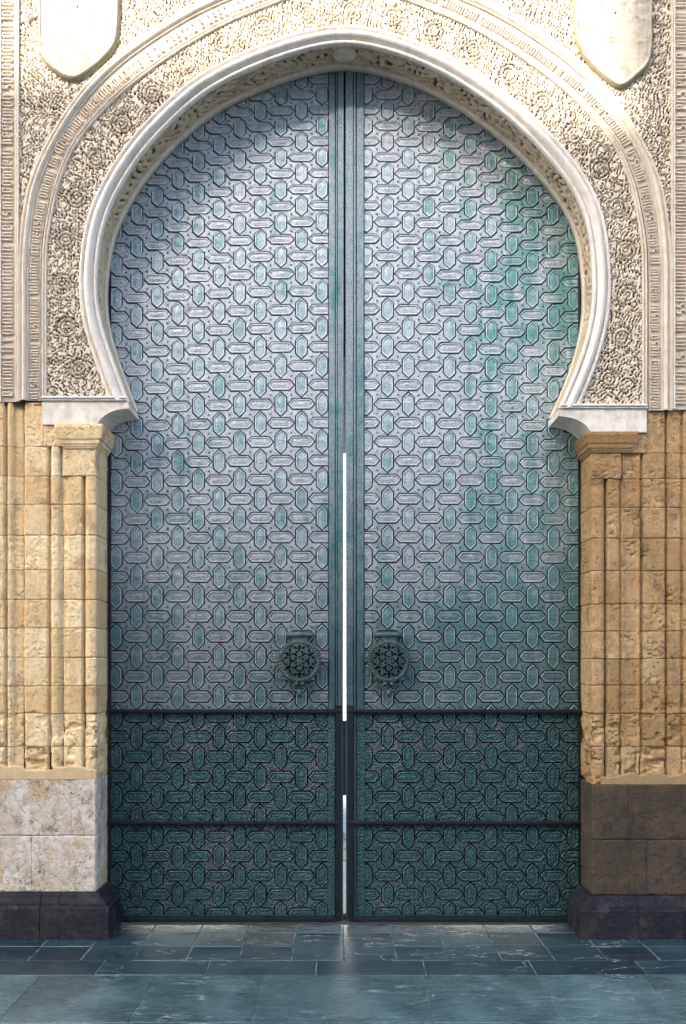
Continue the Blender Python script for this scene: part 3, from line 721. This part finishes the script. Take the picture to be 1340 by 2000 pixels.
# ------------------------------------------------------------------ doors
RH = [128, 186.6,247,308,370.6,434.8,500.5,569.5,641.5,715,789.7,863,937,1011.6,1088,1165.4,1243.5,1321.5,1399.6,1478,1556.3,1633.6,1709.6,1783]
ROWS = []
for a, b in zip(RH[:-1], RH[1:]): ROWS += [a, (a+b)/2]
ROWS.append(RH[-1]); ROWS.append(1820)
PXM = .0035
def door_xz(px, py):
    dx = abs(px-671)
    sag = 15*(dx/404)**2*max(0.0, (1165-py)/665)
    return (px-670)*PXM, 1.8-(py+sag-1290)*PXM
def hexa(hw, fl, hh, ins, upright):
    p = [(hw-ins*1.25, 0), (fl-ins*.45, hh-ins), (-fl+ins*.45, hh-ins), (-hw+ins*1.25, 0), (-fl+ins*.45, -hh+ins), (fl-ins*.45, -hh+ins)]
    return [(b, a) for a, b in p] if upright else p
def plaque_mesh(upright, mat, low=False):
    dims = (26.3, 17.2, 10.4) if not upright else (23.9, 13.2, 11.3)
    rings = [(.5, .006), (1.0, -.014), (1.7, -.0185), (2.7, -.0185), (3.8, -.0120), (4.6, -.0118)]
    bm = bmesh.new(); prev = None
    for ins, y in rings:
        r = [bm.verts.new((a*PXM, y, b*PXM)) for a, b in hexa(*dims, ins, upright)]
        if prev:
            for k in range(6):
                fc = bm.faces.new((prev[k], prev[(k+1) % 6], r[(k+1) % 6], r[k])); fc.material_index = 1 if 1.1 < ins < 3 else 0
        prev = r
    c = bm.verts.new((0, -.0150, 0))
    for k in range(6): bm.faces.new((prev[k], prev[(k+1) % 6], c))
    bmesh.ops.recalc_face_normals(bm, faces=bm.faces)
    if bm.faces[-1:][0].normal.y > 0: bmesh.ops.reverse_faces(bm, faces=bm.faces)
    me = bpy.data.meshes.new('plaque'); bm.to_mesh(me); bm.free(); me.materials.append(mat); me.materials.append(M['rim_low'] if low else M['rim']); return me
PM = {(u, l): plaque_mesh(u, M[('plaque_low' if l else ('plaque_v' if u else 'plaque'))], l) for u in (0, 1) for l in (0, 1)}
def isect(l1, l2):
    (p, d), (q, e) = l1, l2; D = d[0]*e[1]-d[1]*e[0]
    t = ((q[0]-p[0])*e[1]-(q[1]-p[1])*e[0])/D; return (p[0]+d[0]*t, p[1]+d[1]*t)
def star_poly(a, b, g, flip):
    """the plate left between four hexagons round a grid corner; flat ones upper left and lower right"""
    hw, fl, hh = 26.3, 17.2, 10.4; vh, vs, vw = 23.9, 13.2, 11.3
    def off(p, d, inward):
        n = (-d[1], d[0]); L = math.hypot(*n); n = (n[0]/L, n[1]/L)
        if n[0]*inward[0]+n[1]*inward[1] < 0: n = (-n[0], -n[1])
        return ((p[0]+n[0]*g, p[1]+n[1]*g), d)
    L1 = off((-a/2+hw, b/2), (fl-hw, -hh), (1, -1))
    L2 = off((a/2-vw, b/2), (0, 1), (-1, 0))
    L3 = off((a/2, b/2-vh), (-vw, vh-vs), (-1, -1))
    L4 = off((a/2, -b/2+hh), (1, 0), (0, 1))
    neg = lambda l: ((-l[0][0], -l[0][1]), l[1])
    ln = [L1, L2, L3, L4, neg(L1), neg(L2), neg(L3), neg(L4)]
    pts = [isect(ln[k], ln[(k+1) % 8]) for k in range(8)]
    return [(-x, y) for x, y in pts] if flip else pts
ARCHP = [tuple(p) for p in (arch+normals(arch)*.13)[::3]]+[(2.0, 3.3), (2.0, -1), (-2.0, -1), (-2.0, 3.3)]
def visible(x, z): return bool(inpoly(np.array([x]), np.array([z]), ARCHP)[0])
def leaf(side):
    L = side < 0
    t = thing('door_leaf', 'left bronze door leaf with hexagonal plaques, pale silvery grey above and dark green below' if L else
              'right bronze door leaf with hexagonal plaques, turquoise verdigris towards its hinge side', 'door', (0,0,0), 'bronze door leaves')
    cols = [589-40.15*k for k in range(-2, 10)] if L else [757+41.3*m if m < 1 else 757+40.35*m for m in range(-2, 10)]
    xin, xout = (641, 218) if L else (712, 1128)
    ztop = 1.8+(1290-118)*PXM; zbot = 1.8-(1786-1290)*PXM
    lo, hi = sorted(((xin-670)*PXM, (xout-670)*PXM))
    bars = [1388, 1605]
    rows = ROWS
    ZBAR = 1.8-(1388-1290)*PXM
    stars = {0: MB(), 1: MB()}; studs = {0: MB(), 1: MB()}
    for ci, px in enumerate(cols):
        k = ci-2
        for j, py in enumerate(rows):
            pit = ((rows[j+1]-rows[j]) if j < len(rows)-1 else (rows[j]-rows[j-1]))
            x, z = door_xz(px, py); zs = pit/37.2
            up = (k+j) % 2
            if visible(x, z):
                nm = 'tall_plaque' if up else 'long_plaque'
                ex = (11.4 if up else 26.4)*PXM; ez = (24.0 if up else 10.5)*PXM*zs
                sides = [0] if z-ez > ZBAR else ([1] if z+ez < ZBAR else [0, 1])
                loc = (x, random.uniform(-.0012, .0008), z)
                rot = (random.uniform(-.012, .012), random.uniform(-.006, .006), random.uniform(-.02, .02))
                for low in sides:
                    pl = []
                    if len(sides) == 2: pl.append(((0, 0, (ZBAR-z)/zs), (0, 0, 1 if low else -1)))
                    if x-ex < lo: pl.append(((lo-x, 0, 0), (-1, 0, 0)))
                    if x+ex > hi: pl.append(((hi-x, 0, 0), (1, 0, 0)))
                    if z-ez < zbot: pl.append(((0, 0, (zbot-z)/zs), (0, 0, -1)))
                    o = bpy.data.objects.new(nm, PM[(up, low)]); C.objects.link(o); o.parent = t
                    if pl:
                        o.data = o.data.copy(); cut(o, pl)
                        if max([abs(v.co.z*zs+z-ZBAR) for v in o.data.vertices] or [0]) < .022 and len(sides) == 2: bpy.data.objects.remove(o); continue
                        if len(o.data.polygons) == 0: bpy.data.objects.remove(o); continue
                    o.location = loc; o.scale = (1.0, 1.0, zs); o.rotation_euler = rot
            # plate and stud at the corner down and away
            if j < len(rows)-1:
                nx = cols[ci+1] if ci < len(cols)-1 else px+(px-cols[ci-1])
                a = nx-px; cx, cz = door_xz(px+a/2, (py+rows[j+1])/2)
                if not visible(cx, cz): continue
                flat_here = (up == 0)        # flat plaque at (ci, j); in picture terms left/right depends on leaf
                flat_ul = flat_here if a > 0 else (not flat_here)
                fl = not flat_ul
                rings = []
                for g, y in ((1.1, .006), (1.5, -.0115), (2.2, -.0125)):
                    rings.append([(cx+q*PXM, y, cz+r*PXM*zs) for q, r in star_poly(abs(a), 37.2, g, fl)])
                vs = sum(rings, []); fs = []
                for b_ in range(2):
                    for q in range(8): fs.append((b_*8+q, b_*8+(q+1) % 8, b_*8+8+(q+1) % 8, b_*8+8+q))
                ctr = len(vs); vs.append((cx, -.0125, cz))
                for q in range(8): fs.append((16+q, 16+(q+1) % 8, ctr))
                cyp = (py+rows[j+1])/2; low2 = int(cyp > 1388)
                if cyp < 1430: stars[0].add(vs, fs)
                if cyp > 1346: stars[1].add(vs, fs)
                if lo+.01 < cx < hi-.01 and cz > zbot+.01: studs[low2].dome(cx, -.0136, cz, .0085)
    for l in (0, 1):
        o = stars[l].build('field_plate', M['field_low'] if l else M['field'], t)
        cut(o, [((lo, 0, 0), (-1, 0, 0)), ((hi, 0, 0), (1, 0, 0)), ((0, 0, zbot), (0, 0, -1)), ((0, 0, ZBAR), (0, 0, 1 if l else -1))])
        o = studs[l].build('stud', M['field_low'] if l else M['stile'], t, True); o['kind'] = 'stuff'
    # backing board
    xh = (213-670)*PXM if L else (1132.5-670)*PXM; xm = (664-670)*PXM if L else (682-670)*PXM
    m = MB(); a, b = sorted((xh, xm)); m.box(a, b, .005, .07, .012, 6.0); m.build('backing_board', M['groove'], t)
    # meeting stile strips, with a slightly leaning free edge
    def strip(name, xs_top, xs_bot, y0, y1, z0, z1, mat, bev=.002):
        def xa(z, k):
            f = (z-z0)/(z1-z0); return xs_bot[k]*(1-f)+xs_top[k]*f
        vs = []
        for z in (z0, z1):
            l_, r_ = xa(z, 0), xa(z, 1); vs += [(l_, y1, z), (l_, y0+bev, z), (l_+bev, y0, z), (r_-bev, y0, z), (r_, y0+bev, z), (r_, y1, z)]
        m = MB(); m.add(vs, [(k, (k+1) % 6, 6+(k+1) % 6, 6+k) for k in range(6)]+[tuple(range(6))[::-1], tuple(range(6, 12))]); return m.build(name, mat, t)
    X = lambda px: (px-670)*PXM
    z1 = 5.95
    zb1 = 1.8-(1388-1290)*PXM
    if L:
        strip('inner_strip', (X(642.5), X(654.5)), (X(642.5), X(654.5)), -.022, .0, ZBAR, z1, M['stile'])
        strip('lower_strip', (X(641), X(655)), (X(641), X(655)), -.020, .0, .03, ZBAR-.001, M['plaque_low'])
        strip('fillet_strip', (X(656.0), X(659)), (X(656.0), X(659)), -.028, 0, .03, z1, M['stile'], .003)
        strip('meeting_strip', (X(660), X(671.6)), (X(660), X(670.0)), -.034, .06, .03, z1, M['stile'])
    else:
        strip('inner_strip', (X(696.5), X(710.5)), (X(696.5), X(710.5)), -.022, .0, ZBAR, z1, M['stile'])
        strip('lower_strip', (X(696), X(712)), (X(696), X(712)), -.020, .0, .03, ZBAR-.001, M['plaque_low'])
        strip('fillet_strip', (X(690.5), X(695)), (X(690.5), X(695)), -.030, 0, .03, z1, M['stile'], .003)
        strip('meeting_strip', (X(674.9), X(689.5)), (X(676.0), X(689.5)), -.034, .06, .03, z1, M['stile'])
    m = MB(); rr = random.Random(5+side)
    for xx, yy, r, sp in ((652 if L else 706, -.0215, .0028, .038), (664.5 if L else 683, -.0335, .0042, .075)):
        z = .1
        while z < 5.85:
            m.dome(X(xx)+rr.uniform(-.0015, .0015), yy, z, r); z += sp*rr.uniform(.9, 1.1)
    z = .08
    while z < 3.6:     # burrs and nail heads on the free edge
        m.dome(X(669.4 if L else 676.6)+rr.uniform(-.001, .001), -.031, z, rr.uniform(.0025, .0055)); z += rr.uniform(.03, .16)
    o = m.build('rivet', M['knocker'], t, True); o['kind'] = 'stuff'
    # outer stile
    a, b = sorted((X(213.5 if L else 1132), X(218.5 if L else 1128))); m = MB(); m.box(a, b, -.026, 0, .03, z1, .002); m.build('hinge_strip', M['iron'], t)
    # iron bars over the lower panels and the angle iron at the free edge
    xe = X(667) if L else X(678.5)
    for by in bars:
        z = 1.8-(by-1290)*PXM; a, b = sorted((X(213) if L else X(1138 if by == 1388 else 1132), xe))
        m = MB(); m.box(a, b, -.050, -.012, z-.012, z+.011, .003); m.box(a, b, -.036, -.010, z-.019, z-.0125); m.build('iron_crossbar', M['iron'], t)
        m = MB(); xx = a+.02
        while xx < b-.03: m.dome(xx, -.037, z-.0155, .0035, 5); xx += .0125
        o = m.build('bead_row', M['iron'], t); o['kind'] = 'stuff'
    zt_ = 1.8-(1371-1290)*PXM
    a, b = sorted((X(656), X(667.2))) if L else sorted((X(678.4), X(690)))
    m = MB(); m.box(a, b, -.046, -.012, .028, zt_-.02, .003); m.build('angle_iron', M['iron'], t)
    a, b = sorted((X(213.5 if L else 1132), X(656 if L else 690)))
    m = MB(); m.box(a, b, -.038, -.0, .018, .050, .003); m.box(a, b, -.026, 0, .0505, .066, .002); m.build('bottom_rail', M['iron'], t)
    m = MB(); xx = a+.02
    while xx < b-.02: m.dome(xx, -.0255, .058, .0048, 5); xx += .0125
    o = m.build('bead_row', M['plaque_low'], t); o['kind'] = 'stuff'
    # knocker
    kx, kz = X(586 if L else 758.5), 1.8-(1291-1290)*PXM
    kt = bpy.data.objects.new('knocker', None); C.objects.link(kt); kt.parent = t
    R = .149; n = 120; cs = 2*R*1.06/n
    gx = (np.arange(n)+.5)*cs-R*1.06; XX, ZZ = np.meshgrid(gx, gx, indexing='ij')
    rr_ = np.hypot(XX, ZZ)/R; th = np.arctan2(ZZ, XX)
    edge_ = .955+.045*np.abs(np.cos(th*7))**.6
    solid = rr_ < edge_
    u, v = XX/R, ZZ/R
    cuts_ = np.zeros_like(solid)
    def petal(cx, cz, ang, l, w_):
        du, dv = u-cx, v-cz; c_, s_ = math.cos(ang), math.sin(ang); p_ = du*c_+dv*s_; q_ = -du*s_+dv*c_
        return (np.abs(p_)/l)**1.5+(np.abs(q_)/w_)**1.5 < 1
    for k in range(6):
        a = PI/6+k*PI/3
        cuts_ |= petal(.60*math.cos(a), .60*math.sin(a), a, .16, .075)
        for e in (-1, 1):
            cuts_ |= petal(.64*math.cos(a+e*.30), .64*math.sin(a+e*.30), a+e*1.0, .115, .052)
            cuts_ |= petal(.43*math.cos(a+e*.27), .43*math.sin(a+e*.27), a-e*.9, .10, .042)
        a2 = a+PI/6
        cuts_ |= petal(.32*math.cos(a2), .32*math.sin(a2), a2, .11, .055)
        cuts_ |= petal(.18*math.cos(a), .18*math.sin(a), a, .075, .045)
        cuts_ |= petal(.74*math.cos(a2), .74*math.sin(a2), a2+PI/2, .055, .045)
    keep = solid & ~cuts_
    hgt = -.078-.010*np.cos(np.clip(rr_, 0, 1)*PI/2)-.005*sstep(.80, .84, rr_)*(1-sstep(.92, .95, rr_))-.003*np.cos(th*42)*sstep(.84, .9, rr_)*(1-sstep(.93, .96, rr_))
    m = MB(); vid = {}
    def vv(i, j, f):
        key = (i, j, f)
        if key not in vid:
            x_ = i*cs-R*1.06; z_ = j*cs-R*1.06; ii, jj = min(i, n-1), min(j, n-1)
            m.v.append((x_+kx, (hgt[ii, jj] if f == 0 else -.068), z_+kz)); vid[key] = len(m.v)-1
        return vid[key]
    for i in range(n):
        for j in range(n):
            if not keep[i, j]: continue
            m.f.append((vv(i,j,0), vv(i+1,j,0), vv(i+1,j+1,0), vv(i,j+1,0)))
            for di, dj, e0, e1 in ((-1,0,(i,j),(i,j+1)), (1,0,(i+1,j),(i+1,j+1)), (0,-1,(i,j),(i+1,j)), (0,1,(i,j+1),(i+1,j+1))):
                a_, b_ = i+di, j+dj
                if not (0 <= a_ < n and 0 <= b_ < n and keep[a_, b_]):
                    m.f.append((vv(*e0,0), vv(*e1,0), vv(*e1,1), vv(*e0,1)))
    m.build('pierced_disc', M['knocker'], kt)
    m = MB(); nq = 36; vs = []
    for yq, rq in ((-.069, R*.90), (-.003, R*.93), (-.003, R*.86), (-.069, R*.84)):
        vs += [(kx+rq*math.cos(2*PI*q/nq), yq, kz+rq*math.sin(2*PI*q/nq)) for q in range(nq)]
    m.add(vs, [(b_*nq+q, b_*nq+(q+1) % nq, ((b_+1) % 4)*nq+(q+1) % nq, ((b_+1) % 4)*nq+q) for b_ in range(4) for q in range(nq)])
    m.build('shade_drum', M['groove'], kt)  # ring wall added behind the disc to keep its holes dark
    m = MB(); zc = kz+.176; xs_ = [-.094, -.086, -.06, -.028, -.012, 0, .012, .028, .06, .086, .094]; rs = [.008, .019, .023, .025, .024, .029, .024, .025, .023, .019, .008]
    m.tube([(kx+q, -.058, zc) for q in xs_], rs, 12); m.build('hinge_barrel', M['knocker'], kt, True)
    m = MB()
    for q in (-.05, .05): m.box(kx+q-.014, kx+q+.014, -.062, 0, zc-.022, zc+.012, .003)
    m.box(kx-.05, kx+.05, -.074, -.062, kz+R-.012, zc-.012, .002); m.build('bracket', M['knocker'], kt)
    m = MB()
    for sx in (-1, 1):
        pts = [(kx+sx*(.012+.030*math.sin(a)), -.078, kz-R-.028+.030*math.cos(a)) for a in np.linspace(0, PI*1.35, 12)]
        m.tube(pts, .0085, 8)
        bmx = kx+sx*.105; m.tube([(kx+sx*.088, -.074, kz-.118), (kx+sx*.102, -.074, kz-.134)], [.016, .010], 8)
        m.tube([(kx+sx*.020, -.09, kz-R+.002), (kx+sx*.022, -.09, kz-R-.018)], [.017, .012], 8)
    m.tube([(kx, -.076, kz-R-.05), (kx, -.076, kz-R-.085), (kx, -.074, kz-R-.100)], [.016, .011, .003], 8)
    m.build('pendant_scroll', M['knocker'], kt, True)
    return t
leaf(-1); leaf(1)

# ------------------------------------------------------------------ what shows through the gap: passage, courtyard
m = MB(); m.box(-2.6, -2.2, .5, 4.0, 0, 8); m.box(2.2, 2.6, .5, 4.0, 0, 8); m.box(-2.6, 2.6, .5, 4.0, 4.02, 8)
o = m.build('passage', M['dark_stone']); o['kind'] = 'structure'
m = MB(); m.box(-12, 12, .3, 24, -.029, -.002); o = m.build('courtyard_floor', M['court']); o['kind'] = 'structure'
m = MB(); m.box(-2.1, 2.1, 2.2, 3.7, -.0015, .003); o = m.build('passage_threshold', M['slab_front']); o['kind'] = 'structure'
m = MB(); m.box(-14, 14, 24, 24.5, -.02, 13); m.build('courtyard_wall', M['court_wall']);
o = bpy.data.objects['courtyard_wall']; o['kind'] = 'structure'
bt = thing('timber_barrier', 'dark timber barrier seen through the slit between the door leaves', 'barrier', (0,0,0))
m = MB(); m.box(-1.2, 1.2, 5.75, 5.85, .12, 1.05, .01); m.build('panel', M['wood'], bt)
for x in (-1.1, 1.04): m = MB(); m.box(x, x+.07, 5.76, 5.84, 0, .115); m.build('foot', M['wood'], bt)

# ------------------------------------------------------------------ building across the street: its shadow crosses the arch
f = math.tan(SUN_EL)/math.cos(SUN_AZ); sh = math.tan(SUN_AZ); YO = -22.0; dl = -YO+YF
def roofz(px, py): x, z = P(px, py, YF); return x-dl*sh, z+dl*f
xl_, zl_ = roofz(0, 150); xr_, zr_ = roofz(1230, 245)
sl = (zr_-zl_)/(xr_-xl_)
hb = thing('town_house', 'unseen rendered house across the street, its gable added to throw shade over the gateway', 'house', (0,0,0))
line = [(0,150),(262,150),(360,146),(440,124),(520,88),(600,66),(672,58),(750,66),(840,98),(930,158),(1010,215),(1080,248),(1180,248),(1230,246)]  # unseen roofline, middle gable shaped to keep sun off the door
pts = [roofz(a, b) for a, b in line]
pts = [(pts[0][0]-16, pts[0][1])]+pts+[(pts[-1][0]+22, pts[-1][1])]
m = MB(); n = len(pts); t_ = [(x, YO-.6, z) for x, z in pts]; u_ = [(x, YO, z) for x, z in pts]; b_ = [(x, YO-.6, 9) for x, z in pts]; c_ = [(x, YO, 9) for x, z in pts]
m.v = t_+u_+b_+c_
for k in range(n-1): m.f += [(k,k+1,n+k+1,n+k), (n+k,n+k+1,3*n+k+1,3*n+k), (k,2*n+k,2*n+k+1,k+1), (2*n+k,3*n+k,3*n+k+1,2*n+k+1)]
m.f += [(0,n,3*n,2*n), (n-1,3*n-1,4*n-1,2*n-1)]
m.build('shade_gable_parapet', M['building'], hb)
m = MB(); m.box(pts[0][0], pts[-1][0], YO-9, YO, 0, 8.998); m.build('wall', M['building'], hb)
m = MB(); m.box(xr_, xr_+3.6, YO-4, YO+.01, 0, zr_+9); m.build('stair_tower', M['building'], hb)
xa = pts[0][0]
for k in range(9):
    for r_ in range(2):
        m = MB(); x = xa+2.2+k*4.2; z = 1.4+r_*4.2; m.box(x, x+1.2, YO-.004, YO+.03, z, z+1.9); m.build('window', M['glass'], hb)
